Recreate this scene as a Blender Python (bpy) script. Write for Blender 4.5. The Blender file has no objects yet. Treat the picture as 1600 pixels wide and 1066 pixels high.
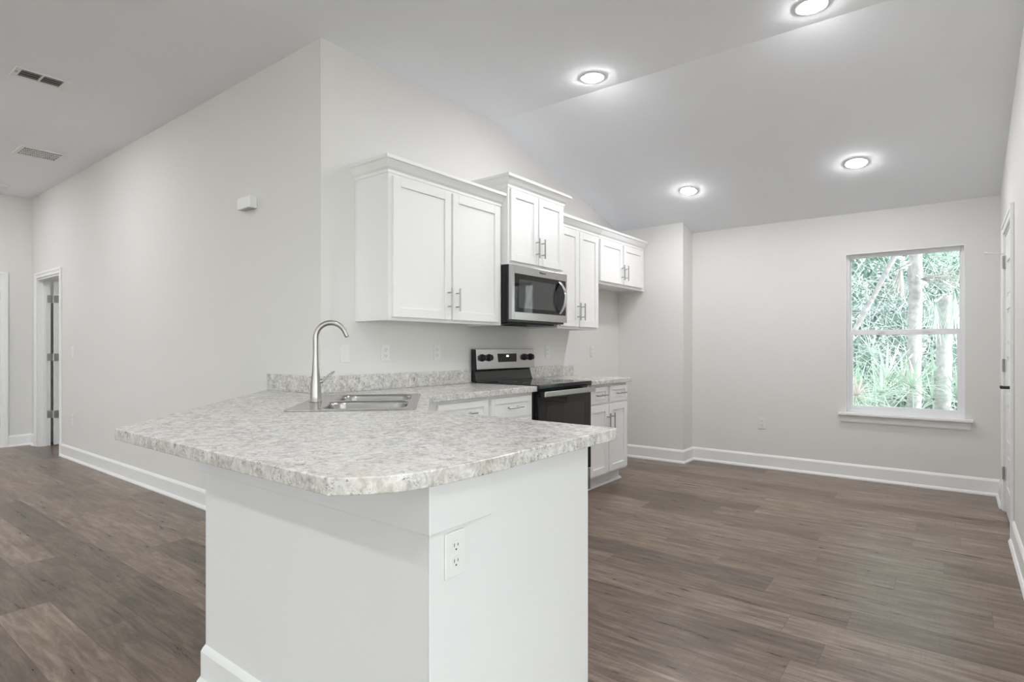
import bpy, bmesh, math, random
from mathutils import Vector, Matrix

random.seed(7)
sc = bpy.context.scene
COL = sc.collection
PI = math.pi

# ------------------------------------------------------------------ camera, sky, exposure
FPX = 898.5
cam_d = bpy.data.cameras.new('camera')
cam = bpy.data.objects.new('camera', cam_d)
COL.objects.link(cam)
cam_d.sensor_width = 36.0
cam_d.lens = FPX / 1600 * 36
cam_d.shift_y = (542.7 - 533.0) / 1600
cam_d.clip_start = 0.05
TH = math.atan(691.9 / FPX)
cam.location = (0, 0, 1.208)
cam.rotation_euler = (PI / 2, 0, TH - PI / 2)
sc.camera = cam

sc.view_settings.view_transform = 'Standard'
sc.view_settings.look = 'None'
sc.view_settings.gamma = 1.0
sc.view_settings.use_curve_mapping = False
sc.view_settings.exposure = 0.0
sc.cycles.max_bounces = 10
sc.cycles.diffuse_bounces = 6
sc.cycles.glossy_bounces = 5
sc.cycles.transparent_max_bounces = 12
sc.cycles.sample_clamp_indirect = 8.0
sc.cycles.use_denoising = True

SKY = 2.0           # grey dome over the grove
SKY_BRIGHT = 7.5   # bright low sky on the open side, behind the living-room glazing
LAMP = 285.0
w = bpy.data.worlds.new('hazy_sky')
sc.world = w
w.use_nodes = True
wt = w.node_tree
wb = wt.nodes['Background']
wb.inputs[0].default_value = (0.98, 0.985, 1.0, 1)
_tc = wt.nodes.new('ShaderNodeTexCoord')
_dp = wt.nodes.new('ShaderNodeVectorMath'); _dp.operation = 'DOT_PRODUCT'
wt.links.new(_tc.outputs['Generated'], _dp.inputs[0]); _dp.inputs[1].default_value = (-0.20, -0.978, -0.05)
_mx = wt.nodes.new('ShaderNodeMath'); _mx.operation = 'MAXIMUM'; _mx.inputs[1].default_value = 0.0
wt.links.new(_dp.outputs['Value'], _mx.inputs[0])
_pw = wt.nodes.new('ShaderNodeMath'); _pw.operation = 'POWER'; _pw.inputs[1].default_value = 1.6
wt.links.new(_mx.outputs[0], _pw.inputs[0])
_ma = wt.nodes.new('ShaderNodeMath'); _ma.operation = 'MULTIPLY_ADD'
wt.links.new(_pw.outputs[0], _ma.inputs[0]); _ma.inputs[1].default_value = SKY_BRIGHT; _ma.inputs[2].default_value = SKY
wt.links.new(_ma.outputs[0], wb.inputs[1])

sun_d = bpy.data.lights.new('sun', 'SUN')
sun = bpy.data.objects.new('sun', sun_d); COL.objects.link(sun)
sun_d.energy = 5.0; sun_d.angle = math.radians(2.0); sun_d.color = (1.0, 0.96, 0.90)
sun.rotation_euler = Vector((-0.10, 0.62, -0.78)).to_track_quat('-Z', 'Y').to_euler()

# ------------------------------------------------------------------ material helpers
def mat_new(name):
    m = bpy.data.materials.new(name)
    m.use_nodes = True
    nt = m.node_tree
    return m, nt, nt.nodes['Principled BSDF']

class N:
    """small node-graph writer"""
    def __init__(s, nt): s.nt = nt
    def node(s, t, **k):
        n = s.nt.nodes.new(t)
        for a, b in k.items(): setattr(n, a, b)
        return n
    def put(s, sock, v):
        if hasattr(v, 'links'): s.nt.links.new(v, sock)
        elif v is not None: sock.default_value = v
    def math(s, op, a, b=None, clamp=False):
        n = s.node('ShaderNodeMath', operation=op, use_clamp=clamp)
        s.put(n.inputs[0], a); s.put(n.inputs[1], b)
        return n.outputs[0]
    def coord(s, kind='Object'):
        return s.node('ShaderNodeTexCoord').outputs[kind]
    def mapping(s, v, scale=(1, 1, 1), loc=(0, 0, 0)):
        n = s.node('ShaderNodeMapping')
        s.put(n.inputs['Vector'], v)
        n.inputs['Scale'].default_value = scale
        n.inputs['Location'].default_value = loc
        return n.outputs[0]
    def noise(s, v, scale, detail=4, rough=0.55, dist=0.0, out='Fac'):
        n = s.node('ShaderNodeTexNoise')
        s.put(n.inputs['Vector'], v)
        n.inputs['Scale'].default_value = scale
        n.inputs['Detail'].default_value = detail
        n.inputs['Roughness'].default_value = rough
        n.inputs['Distortion'].default_value = dist
        return n.outputs[out]
    def ramp(s, f, stops, interp='LINEAR'):
        n = s.node('ShaderNodeValToRGB')
        n.color_ramp.interpolation = interp
        el = n.color_ramp.elements
        while len(el) < len(stops): el.new(0.5)
        for e, (p, c) in zip(el, stops):
            e.position = p
            e.color = c if len(c) == 4 else (*c, 1)
        s.put(n.inputs[0], f)
        return n.outputs[0]
    def mix(s, f, a, b, blend='MIX'):
        n = s.node('ShaderNodeMix', data_type='RGBA', blend_type=blend)
        s.put(n.inputs[0], f)
        s.put(n.inputs[6], a if hasattr(a, 'links') else (*a, 1))
        s.put(n.inputs[7], b if hasattr(b, 'links') else (*b, 1))
        return n.outputs[2]
    def bump(s, h, strength=0.1, dist=0.01):
        n = s.node('ShaderNodeBump')
        n.inputs['Strength'].default_value = strength
        n.inputs['Distance'].default_value = dist
        s.put(n.inputs['Height'], h)
        return n.outputs[0]

def srgb(r, g, b):
    f = lambda c: (c / 255 / 12.92) if c / 255 <= 0.04045 else ((c / 255 + 0.055) / 1.055) ** 2.4
    return (f(r), f(g), f(b))

M = {}
def plain(key, col, rough=0.5, metal=0.0, peel=0.0, spec=0.5, vary=0.03):
    m, nt, b = mat_new(key)
    g = N(nt)
    co = g.coord()
    nz = g.noise(co, 3.0, 3)
    dark = tuple(c * (1 - vary) for c in col)
    nt.links.new(g.mix(nz, dark, col), b.inputs['Base Color'])
    b.inputs['Roughness'].default_value = rough
    b.inputs['Metallic'].default_value = metal
    b.inputs['Specular IOR Level'].default_value = spec
    if peel:
        nt.links.new(g.bump(g.noise(co, 120, 3), peel, 0.004), b.inputs['Normal'])
    M[key] = m
    return m

plain('wall_paint', (0.755, 0.745, 0.725), 0.75, peel=0.10, spec=0.25)
plain('ceiling_paint', (0.89, 0.91, 0.945), 0.85, peel=0.25, spec=0.2)
plain('bar_paint', (0.775, 0.775, 0.78), 0.6, peel=0.10, spec=0.3)
plain('trim_paint', (0.86, 0.86, 0.855), 0.38)
plain('cabinet_paint', (0.86, 0.86, 0.855), 0.36)
plain('white_plastic', (0.80, 0.80, 0.79), 0.35)
plain('window_vinyl', (0.84, 0.85, 0.86), 0.35)
plain('slot_dark', (0.03, 0.03, 0.03), 0.6)
plain('vent_dark', (0.10, 0.10, 0.10), 0.7)
plain('appliance_black', (0.012, 0.012, 0.013), 0.22)
plain('black_matte', (0.02, 0.02, 0.021), 0.5)
plain('black_glass', (0.007, 0.007, 0.008), 0.03, spec=0.35)
plain('oven_window', (0.022, 0.021, 0.020), 0.03, spec=0.35)
plain('microwave_window', (0.040, 0.040, 0.041), 0.03, spec=0.7)
plain('chrome', (0.72, 0.72, 0.73), 0.14, metal=1.0)
plain('hinge_nickel', (0.50, 0.50, 0.49), 0.35, metal=0.8)
plain('handle_nickel', (0.42, 0.415, 0.405), 0.30, metal=1.0)
plain('dark_bronze', (0.06, 0.055, 0.05), 0.35, metal=0.7)
plain('logo_ink', (0.06, 0.06, 0.065), 0.5)

def brushed(key, col, rough, axis):
    m, nt, b = mat_new(key)
    g = N(nt)
    sc_ = [260, 260, 260]; sc_[axis] = 3
    nz = g.noise(g.mapping(g.coord(), tuple(sc_)), 1.0, 2)
    nt.links.new(g.mix(nz, tuple(c * 0.9 for c in col), col), b.inputs['Base Color'])
    r = g.math('MULTIPLY_ADD', nz, 0.12); nt.nodes[-1].inputs[2].default_value = rough - 0.06
    nt.links.new(r, b.inputs['Roughness'])
    b.inputs['Metallic'].default_value = 1.0
    M[key] = m
plain('bounce_concrete', (0.74, 0.73, 0.71), 0.9, vary=.15)
brushed('stainless', (0.50, 0.488, 0.475), 0.25, 0)
brushed('sink_steel', (0.50, 0.49, 0.48), 0.22, 0)
brushed('faucet_nickel', (0.46, 0.44, 0.415), 0.34, 2)

def emis(key, col, strength):
    m = bpy.data.materials.new(key); m.use_nodes = True
    nt = m.node_tree; nt.nodes.clear()
    o = nt.nodes.new('ShaderNodeOutputMaterial'); e = nt.nodes.new('ShaderNodeEmission')
    e.inputs[0].default_value = (*col, 1); e.inputs[1].default_value = strength
    nt.links.new(e.outputs[0], o.inputs[0])
    M[key] = m
emis('lamp_lens', (0.985, 0.985, 1.0), LAMP)
emis('lamp_lens_fill', (0.985, 0.985, 1.0), LAMP * 1.5)  # stronger lens for the unseen lamps filling the living area
emis('display_light', (0.9, 0.95, 1.0), 3.0)

def make_glass():
    m = bpy.data.materials.new('window_glass'); m.use_nodes = True
    nt = m.node_tree; nt.nodes.clear()
    o = nt.nodes.new('ShaderNodeOutputMaterial')
    t = nt.nodes.new('ShaderNodeBsdfTransparent'); t.inputs[0].default_value = (0.93, 0.965, 0.955, 1)
    gl = nt.nodes.new('ShaderNodeBsdfGlossy'); gl.inputs['Roughness'].default_value = 0.0
    mx = nt.nodes.new('ShaderNodeMixShader'); fr = nt.nodes.new('ShaderNodeFresnel'); fr.inputs[0].default_value = 1.45
    nt.links.new(fr.outputs[0], mx.inputs[0]); nt.links.new(t.outputs[0], mx.inputs[1])
    nt.links.new(gl.outputs[0], mx.inputs[2]); nt.links.new(mx.outputs[0], o.inputs[0])
    M['window_glass'] = m
make_glass()

def make_floor():
    m, nt, b = mat_new('vinyl_plank')
    g = N(nt)
    co = g.coord()
    sp = g.node('ShaderNodeSeparateXYZ'); nt.links.new(co, sp.inputs[0])
    X, Y = sp.outputs[0], sp.outputs[1]
    W, L = 0.2, 1.2
    u = g.math('DIVIDE', g.math('SUBTRACT', X, 0.825), W)
    row = g.math('FLOOR', u); fu = g.math('SUBTRACT', u, row)
    wn1 = g.node('ShaderNodeTexWhiteNoise', noise_dimensions='1D'); nt.links.new(row, wn1.inputs['W'])
    v = g.math('ADD', g.math('DIVIDE', Y, L), wn1.outputs['Value'])
    cl = g.math('FLOOR', v); fv = g.math('SUBTRACT', v, cl)
    cb = g.node('ShaderNodeCombineXYZ'); nt.links.new(row, cb.inputs[0]); nt.links.new(cl, cb.inputs[1])
    wn2 = g.node('ShaderNodeTexWhiteNoise', noise_dimensions='3D'); nt.links.new(cb.outputs[0], wn2.inputs['Vector'])
    pid = wn2.outputs['Value']
    off = g.node('ShaderNodeVectorMath', operation='SCALE'); nt.links.new(wn2.outputs['Color'], off.inputs[0]); off.inputs['Scale'].default_value = 37.0
    add = g.node('ShaderNodeVectorMath', operation='ADD'); nt.links.new(co, add.inputs[0]); nt.links.new(off.outputs[0], add.inputs[1])
    P = add.outputs[0]
    grain = g.noise(g.mapping(P, (30, 3.2, 1)), 1.0, 7, 0.68, 0.5)
    broad = g.noise(g.mapping(P, (8.0, 2.2, 1)), 1.0, 5, 0.62, 1.0)
    saw = g.noise(g.mapping(P, (5, 90, 1)), 1.0, 2, 0.5)
    base = g.ramp(broad, [(0.28, srgb(92, 78, 66)), (0.5, srgb(122, 107, 93)), (0.72, srgb(152, 138, 124))])
    gr = g.ramp(grain, [(0.33, srgb(62, 51, 42)), (0.48, srgb(116, 101, 88)), (0.64, srgb(166, 153, 140))])
    c = g.mix(0.55, base, gr)
    tone = g.ramp(pid, [(0.0, (0.62, 0.60, 0.575)), (0.5, (0.94, 0.92, 0.895)), (1.0, (1.25, 1.235, 1.22))])
    c = g.mix(1.0, c, tone, 'MULTIPLY')
    wm = g.ramp(wn2.outputs['Color'], [(0.0, (1.0, 0.94, 0.88)), (1.0, (0.97, 0.96, 1.03))])
    c = g.mix(0.6, c, g.mix(1.0, c, wm, 'MULTIPLY'))
    sw = g.ramp(saw, [(0.52, (1, 1, 1)), (0.68, (0.76, 0.75, 0.74))])
    c = g.mix(g.math('MULTIPLY', broad, 0.75), c, g.mix(1.0, c, sw, 'MULTIPLY'))
    def edge(fr, wd):
        a = g.math('LESS_THAN', fr, wd); bb = g.math('GREATER_THAN', fr, 1 - wd)
        return g.math('MAXIMUM', a, bb)
    seam = g.math('MAXIMUM', edge(fu, 0.006), edge(fv, 0.0010))
    c = g.mix(g.math('MULTIPLY', seam, 0.55), c, srgb(62, 54, 47))
    nt.links.new(c, b.inputs['Base Color'])
    nt.links.new(g.ramp(grain, [(0.3, (0.26,) * 3), (0.8, (0.40,) * 3)]), b.inputs['Roughness'])
    b.inputs['Specular IOR Level'].default_value = 0.45
    h = g.math('SUBTRACT', grain, g.math('MULTIPLY', seam, 1.5))
    nt.links.new(g.bump(h, 0.10, 0.003), b.inputs['Normal'])
    M['vinyl_plank'] = m
make_floor()

def make_laminate():
    m, nt, b = mat_new('granite_laminate')
    g = N(nt)
    co = g.coord()
    n1 = g.noise(co, 7, 4, 0.6, 0.8)
    n2 = g.noise(g.mapping(co, (1, 1, 1), (3.1, 7.7, 1.3)), 38, 6, 0.68, 1.1)
    n3 = g.noise(g.mapping(co, (1, 1, 1), (9.1, 2.7, 5.3)), 105, 3, 0.65, 0.6)
    n4 = g.noise(g.mapping(co, (1, 1, 1), (1.7, 4.7, 8.3)), 26, 3, 0.6, 1.0)
    base = g.ramp(n2, [(0.28, srgb(168, 166, 163)), (0.42, srgb(199, 197, 193)), (0.54, srgb(222, 220, 216)), (0.68, srgb(238, 237, 234))])
    tint = g.ramp(n1, [(0.36, srgb(228, 224, 219)), (0.52, srgb(244, 243, 242)), (0.66, srgb(229, 231, 235))])
    c = g.mix(0.85, base, tint, 'MULTIPLY')
    white = g.ramp(n4, [(0.55, (0, 0, 0)), (0.62, (1, 1, 1))])
    c = g.mix(g.math('MULTIPLY', white, 0.5), c, srgb(236, 236, 235))
    clus = g.ramp(g.noise(g.mapping(co, (1, 1, 1), (2.2, 6.1, 0.4)), 15, 4, 0.65, 0.8), [(0.44, (0, 0, 0)), (0.58, (1, 1, 1))])
    grey = g.ramp(n2, [(0.36, (1, 1, 1)), (0.47, (0, 0, 0))])
    c = g.mix(g.math('MULTIPLY', g.math('MULTIPLY', grey, clus), 0.42), c, srgb(140, 139, 140))
    speck = g.ramp(n3, [(0.37, (1, 1, 1)), (0.42, (0, 0, 0))])
    c = g.mix(g.math('MULTIPLY', g.math('MULTIPLY', speck, clus), 0.85), c, srgb(92, 90, 91))
    rust = g.ramp(g.noise(g.mapping(co, (1, 1, 1), (5, 5, 5)), 5.5, 4, .65), [(0.58, (0, 0, 0)), (0.74, (1, 1, 1))])
    c = g.mix(g.math('MULTIPLY', rust, 0.22), c, srgb(190, 164, 152))
    nt.links.new(c, b.inputs['Base Color'])
    b.inputs['Roughness'].default_value = 0.24
    b.inputs['Specular IOR Level'].default_value = 0.45
    M['granite_laminate'] = m
make_laminate()

def leafy(key, ca, cb, rough=0.5, scale=6.0):
    m, nt, b = mat_new(key)
    g = N(nt)
    c = g.ramp(g.noise(g.coord(), scale, 4, 0.6), [(0.3, ca), (0.7, cb)])
    nt.links.new(c, b.inputs['Base Color'])
    b.inputs['Roughness'].default_value = rough
    M[key] = m
leafy('frond_green', (0.36, 0.54, 0.45), (0.52, 0.67, 0.59))
leafy('frond_pale', (0.58, 0.72, 0.64), (0.72, 0.82, 0.76))
leafy('frond_dead', (0.62, 0.60, 0.58), (0.78, 0.77, 0.76))
leafy('trunk_bark', (0.30, 0.295, 0.31), (0.56, 0.55, 0.57), 0.9, 14)
leafy('thicket_leaf', (0.34, 0.48, 0.44), (0.54, 0.65, 0.62), .6, 2.5)
leafy('leaf_litter', (0.30, 0.29, 0.24), (0.52, 0.50, 0.46), 0.9, 3)
leafy('vine_stem', (0.40, 0.44, 0.46), (0.62, 0.66, 0.68), 0.8, 9)

# ------------------------------------------------------------------ object helpers
def wloc(o):
    v = Vector((0, 0, 0))
    while o is not None:
        v += Vector(o.location); o = o.parent
    return v

class MB:
    """collects shapes into one mesh"""
    def __init__(s): s.bm = bmesh.new()
    def box(s, x0, x1, y0, y1, z0, z1):
        vs = [s.bm.verts.new(p) for p in ((x0, y0, z0), (x1, y0, z0), (x1, y1, z0), (x0, y1, z0), (x0, y0, z1), (x1, y0, z1), (x1, y1, z1), (x0, y1, z1))]
        for f in ((3, 2, 1, 0), (4, 5, 6, 7), (0, 1, 5, 4), (1, 2, 6, 5), (2, 3, 7, 6), (3, 0, 4, 7)):
            s.bm.faces.new([vs[i] for i in f])
        return s
    def prism(s, pts, z0, z1):
        lo = [s.bm.verts.new((x, y, z0)) for x, y in pts]; hi = [s.bm.verts.new((x, y, z1)) for x, y in pts]
        n = len(pts)
        s.bm.faces.new(lo[::-1]); s.bm.faces.new(hi)
        for i in range(n):
            s.bm.faces.new((lo[i], lo[(i + 1) % n], hi[(i + 1) % n], hi[i]))
        return s
    def holed(s, outer, holes, z0, z1):
        """slab with holes (polygon loops in xy)"""
        top = {}
        for z in (z0, z1):
            es = []; loops = []
            for lp in [outer] + holes:
                vs = [s.bm.verts.new((x, y, z)) for x, y in lp]
                loops.append(vs)
                for i in range(len(vs)): es.append(s.bm.edges.new((vs[i], vs[(i + 1) % len(vs)])))
            bmesh.ops.triangle_fill(s.bm, use_beauty=True, use_dissolve=False, edges=es, normal=(0, 0, 1))
            top[z] = loops
        for a, b in zip(top[z0], top[z1]):
            for i in range(len(a)):
                j = (i + 1) % len(a)
                s.bm.faces.new((a[i], a[j], b[j], b[i]))
        return s
    def ring(s, c, ax, r, n):
        ax = Vector(ax).normalized()
        t = Vector((0, 0, 1)) if abs(ax.z) < 0.9 else Vector((1, 0, 0))
        u = ax.cross(t).normalized(); v = ax.cross(u)
        return [s.bm.verts.new(Vector(c) + u * (r * math.cos(2 * PI * i / n)) + v * (r * math.sin(2 * PI * i / n))) for i in range(n)]
    def tube(s, pts, rad, n=12, caps=True):
        pts = [Vector(p) for p in pts]
        rads = rad if isinstance(rad, (list, tuple)) else [rad] * len(pts)
        rings = []; prevu = None
        for i, p in enumerate(pts):
            d = (pts[min(i + 1, len(pts) - 1)] - pts[max(i - 1, 0)]).normalized()
            if prevu is None:
                t = Vector((0, 0, 1)) if abs(d.z) < 0.9 else Vector((1, 0, 0))
                u = d.cross(t).normalized()
            else:
                u = (prevu - d * prevu.dot(d)).normalized()
            prevu = u; v = d.cross(u)
            rings.append([s.bm.verts.new(p + u * (rads[i] * math.cos(2 * PI * k / n)) + v * (rads[i] * math.sin(2 * PI * k / n))) for k in range(n)])
        for a, b in zip(rings, rings[1:]):
            for k in range(n):
                f = s.bm.faces.new((a[k], a[(k + 1) % n], b[(k + 1) % n], b[k])); f.smooth = True
        if caps:                                                    # caps get their own vertices so the side shading stays clean
            s.bm.faces.new([s.bm.verts.new(v.co) for v in rings[0]][::-1]); s.bm.faces.new([s.bm.verts.new(v.co) for v in rings[-1]])
        return s
    def lathe(s, prof, c=(0, 0, 0), n=32, smooth=True):
        rings = []
        for r, z in prof:
            rings.append([s.bm.verts.new((c[0] + r * math.cos(2 * PI * k / n), c[1] + r * math.sin(2 * PI * k / n), c[2] + z)) for k in range(n)] if r > 1e-6 else [s.bm.verts.new((c[0], c[1], c[2] + z))])
        for a, b in zip(rings, rings[1:]):
            for k in range(n):
                l = (k + 1) % n
                if len(a) == 1 and len(b) == 1: continue
                if len(a) == 1: f = s.bm.faces.new((a[0], b[l], b[k]))
                elif len(b) == 1: f = s.bm.faces.new((a[k], a[l], b[0]))
                else: f = s.bm.faces.new((a[k], a[l], b[l], b[k]))
                f.smooth = smooth
        return s
    def sweep(s, path, prof):
        """mitred moulding: prof points are (outward, z); outward = right of travel"""
        P = [Vector((p[0], p[1])) for p in path]
        rings = []
        for i, p in enumerate(P):
            ns = []
            if i > 0: d = (p - P[i - 1]).normalized(); ns.append(Vector((d.y, -d.x)))
            if i < len(P) - 1: d = (P[i + 1] - p).normalized(); ns.append(Vector((d.y, -d.x)))
            if len(ns) == 2:
                m = ns[0] + ns[1]; m = m / m.length_squared * 2 if m.length > 1e-6 else ns[0]
            else: m = ns[0]
            rings.append([s.bm.verts.new((p.x + m.x * o, p.y + m.y * o, z)) for o, z in prof])
        n = len(prof)
        for a, b in zip(rings, rings[1:]):
            for k in range(n):
                l = (k + 1) % n
                s.bm.faces.new((a[k], a[l], b[l], b[k]))
        s.bm.faces.new(rings[0][::-1]); s.bm.faces.new(rings[-1])
        return s
    def build(s, name, mat, parent=None, bevel=0.0, seg=2, local=False, smooth=False):
        if parent is not None and not local:
            bmesh.ops.translate(s.bm, verts=s.bm.verts, vec=-wloc(parent))
        bmesh.ops.recalc_face_normals(s.bm, faces=s.bm.faces)
        me = bpy.data.meshes.new(name)
        s.bm.to_mesh(me); s.bm.free()
        me.materials.append(M[mat])
        if smooth:
            for p in me.polygons: p.use_smooth = True
        o = bpy.data.objects.new(name, me)
        COL.objects.link(o)
        if parent is not None: o.parent = parent
        if bevel:
            b = o.modifiers.new('bevel', 'BEVEL'); b.width = bevel; b.segments = seg
            b.limit_method = 'ANGLE'; b.angle_limit = math.radians(35)
        return o

def tag(o, label, cat, group=None):
    o['label'] = label; o['category'] = cat
    if group: o['group'] = group
    return o
def thing(name, label, cat, loc=(0, 0, 0), rz=0.0, group=None):
    o = bpy.data.objects.new(name, None); COL.objects.link(o)
    o.location = loc; o.rotation_euler = (0, 0, rz); o.empty_display_size = 0.1
    return tag(o, label, cat, group)
def struct_empty(name, loc=(0, 0, 0)):
    o = bpy.data.objects.new(name, None); COL.objects.link(o)
    o.location = loc; o['kind'] = 'structure'; o.empty_display_size = 0.1
    return o
def struct(mb, name, mat, **k):
    o = mb.build(name, mat, **k); o['kind'] = 'structure'
    return o

# ------------------------------------------------------------------ room dimensions (metres)
XL, YK, XW, YR, YB = 2.016, 2.987, 6.091, -0.291, 9.08
XN, YN = 5.82, 2.238
HF, XS, SL = 3.05, 3.64, 0.25
XO, YO = -4.6, -3.6                        # living room outer walls behind the camera
ceil_z = lambda x: HF if x < XS else HF - SL * (x - XS)
ZC, ZU = 0.932, 0.894

# ------------------------------------------------------------------ shell
struct(MB().box(XO, XW + .15, YO, YB + .15, -0.12, 0), 'floor', 'vinyl_plank')
c = MB()
def ceil_prism(y0, y1, pts):
    lo = [c.bm.verts.new((x, y0, z)) for x, z in pts]; hi = [c.bm.verts.new((x, y1, z)) for x, z in pts]
    n = len(pts)
    c.bm.faces.new(lo); c.bm.faces.new(hi[::-1])
    for i in range(n): c.bm.faces.new((lo[i], hi[i], hi[(i + 1) % n], lo[(i + 1) % n]))
xe = XW + .15
ceil_prism(YO - .15, YB + .15, [(XO - .15, HF), (XS, HF), (xe, ceil_z(xe)), (xe, HF + .2), (XO - .15, HF + .2)])
struct(c, 'ceiling', 'ceiling_paint')

# left wall (faces the hall) with the bedroom doorway
DY0, DY1, DH = 7.945, 8.825, 2.035
lw = MB()
lw.box(XL, XL + .12, YK + .12, DY0, 0, HF); lw.box(XL, XL + .12, DY1, YB, 0, HF); lw.box(XL, XL + .12, DY0, DY1, DH, HF)
struct(lw, 'wall_left', 'wall_paint')
kw = MB()
pts = [(XL, 0), (XW + .15, 0), (XW + .15, ceil_z(XW + .15)), (XS, HF), (XL, HF)]
lo = [kw.bm.verts.new((x, YK, z)) for x, z in pts]; hi = [kw.bm.verts.new((x, YK + .12, z)) for x, z in pts]
kw.bm.faces.new(lo); kw.bm.faces.new(hi[::-1])
for i in range(5): kw.bm.faces.new((lo[i], hi[i], hi[(i + 1) % 5], lo[(i + 1) % 5]))
struct(kw, 'wall_kitchen', 'wall_paint')
nk = MB()
zz = [ceil_z(XN), ceil_z(XW)]
pp = [(XN, YN), (XW, YN), (XW, YK), (XN, YK)]
a = [nk.bm.verts.new((x, y, 0)) for x, y in pp]; b = [nk.bm.verts.new((x, y, ceil_z(x))) for x, y in pp]
nk.bm.faces.new(a[::-1]); nk.bm.faces.new(b)
for i in range(4): nk.bm.faces.new((a[i], a[(i + 1) % 4], b[(i + 1) % 4], b[i]))
struct(nk, 'wall_nook', 'wall_paint')
# window wall
WY0, WY1, WZ0, WZ1 = -0.068, 0.801, 0.605, 2.065
ww = MB(); zt = ceil_z(XW)
ww.box(XW, XW + .15, YR - .12, WY0, 0, zt); ww.box(XW, XW + .15, WY1, YK - .0005, 0, zt)
ww.box(XW, XW + .15, WY0, WY1, 0, WZ0); ww.box(XW, XW + .15, WY0, WY1, WZ1, zt)
struct(ww, 'wall_window', 'wall_paint')
# right wall with the panelled door
RX0, RX1 = 4.765, 5.555
XR0 = 1.7
rw = MB()
def wall_slab(mb, x0, x1, y0, y1, z0):
    ps = [(x0, z0), (x1, z0), (x1, ceil_z(x1))] + ([(XS, HF)] if x0 < XS < x1 else []) + [(x0, ceil_z(x0))]
    l = [mb.bm.verts.new((x, y0, z)) for x, z in ps]; h = [mb.bm.verts.new((x, y1, z)) for x, z in ps]
    mb.bm.faces.new(l); mb.bm.faces.new(h[::-1])
    for i in range(len(ps)): mb.bm.faces.new((l[i], h[i], h[(i + 1) % len(ps)], l[(i + 1) % len(ps)]))
wall_slab(rw, XR0, RX0, YR - .12, YR, 0); wall_slab(rw, RX1, XW, YR - .12, YR, 0); wall_slab(rw, RX0, RX1, YR - .12, YR, DH)
rw.box(XR0, XR0 + .12, YO, YR - .12, 0, HF)
struct(rw, 'wall_right', 'wall_paint')
struct(MB().box(RX0 - .2, RX1 + .2, YR - .9, YR - .8, 0, 2.4).box(RX0 - .2, RX0 - .1, YR - .8, YR - .121, 0, 2.4).box(RX1 + .1, RX1 + .2, YR - .8, YR - .121, 0, 2.4).box(RX0 - .2, RX1 + .2, YR - .9, YR - .121, 2.4, 2.5), 'wall_sun_block', 'wall_paint')  # unseen box, enclosed to keep sun out of the door gaps
# back wall of the hall with a second doorway
BX0, BX1 = 0.90, 1.715
bw = MB()
bw.box(XO, BX0, YB, YB + .12, 0, HF); bw.box(BX1, XL + .12, YB, YB + .12, 0, HF); bw.box(BX0, BX1, YB, YB + .12, DH, HF)
struct(bw, 'wall_rear', 'wall_paint')
# bedroom behind the open door
br = MB()
br.box(XL + .12, 4.6, YB, YB + .12, 0, HF); br.box(4.6, 4.72, 6.2, YB + .12, 0, HF); br.box(XL + .12, 4.6, 6.08, 6.2, 0, HF)
struct(br, 'wall_bedroom', 'wall_paint')
# living-room outer walls behind the camera, with wide unseen windows added for daylight
LW0, LW1 = 2.35, 0.08
lo_ = MB()
OX0, OX1 = -3.9, 1.1
lo_.box(XO, OX0, YO - .15, YO, 0, HF); lo_.box(OX1, XR0 + .12, YO - .15, YO, 0, HF); lo_.box(OX0, OX1, YO - .15, YO, LW0, HF)
struct(lo_, 'wall_living', 'wall_paint')
lv = MB()
OY0, OY1 = -2.6, 5.6
lv.box(XO - .15, XO, YO - .15, OY0, 0, HF); lv.box(XO - .15, XO, OY1, YB + .15, 0, HF); lv.box(XO - .15, XO, OY0, OY1, LW0, HF); lv.box(XO - .15, XO, OY0, OY1, 0, .5)
struct(lv, 'wall_front', 'wall_paint')

def added_window(name, horiz, a0, a1, fixed, z0, z1, n):
    r = struct_empty(name, (((a0 + a1) / 2), fixed, z0) if horiz else (fixed, (a0 + a1) / 2, z0))
    f = MB()
    def bx(u0, u1, q0, q1):
        if horiz: f.box(u0, u1, fixed - .09, fixed - .03, q0, q1)
        else: f.box(fixed - .09, fixed - .03, u0, u1, q0, q1)
    bx(a0, a1, z0, z0 + .05); bx(a0, a1, z1 - .05, z1)
    for i in range(n + 1):
        u = a0 + (a1 - a0) * i / n
        bx(max(a0, u - .03), min(a1, u + .03), z0 + .05, z1 - .05)
    f.build('window_frame', 'window_vinyl', r)
    p = MB()
    if horiz: p.box(a0 + .03, a1 - .03, fixed - .062, fixed - .058, z0 + .05, z1 - .05)
    else: p.box(fixed - .062, fixed - .058, a0 + .03, a1 - .03, z0 + .05, z1 - .05)
    p.build('pane', 'window_glass', r)
added_window('added_window_2', True, OX0, OX1, YO, 0.0, LW0, 3)  # both large windows are unseen, added to bring in more light
added_window('added_window_3', False, OY0, OY1, XO, .5, LW0, 4)

# ------------------------------------------------------------------ baseboards
BBP = [(0, 0), (.030, 0), (.030, .010), (.022, .022), (.015, .026), (.015, .118), (.010, .128), (.004, .136), (0, .138)]
def bb(name, path): struct(MB().sweep(path, BBP), name, 'trim_paint')
bb('baseboard_left', [(XL, DY0 - .071), (XL, 3.19)])
bb('baseboard_rear', [(BX1 + .07, YB), (XL, YB), (XL, DY1 + .065)])
bb('baseboard_nook', [(4.84, YK), (XN, YK), (XN, YN), (XW, YN), (XW, YR), (RX1 + .07, YR)])
bb('baseboard_right', [(RX0 - .07, YR), (XR0, YR)])

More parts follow.
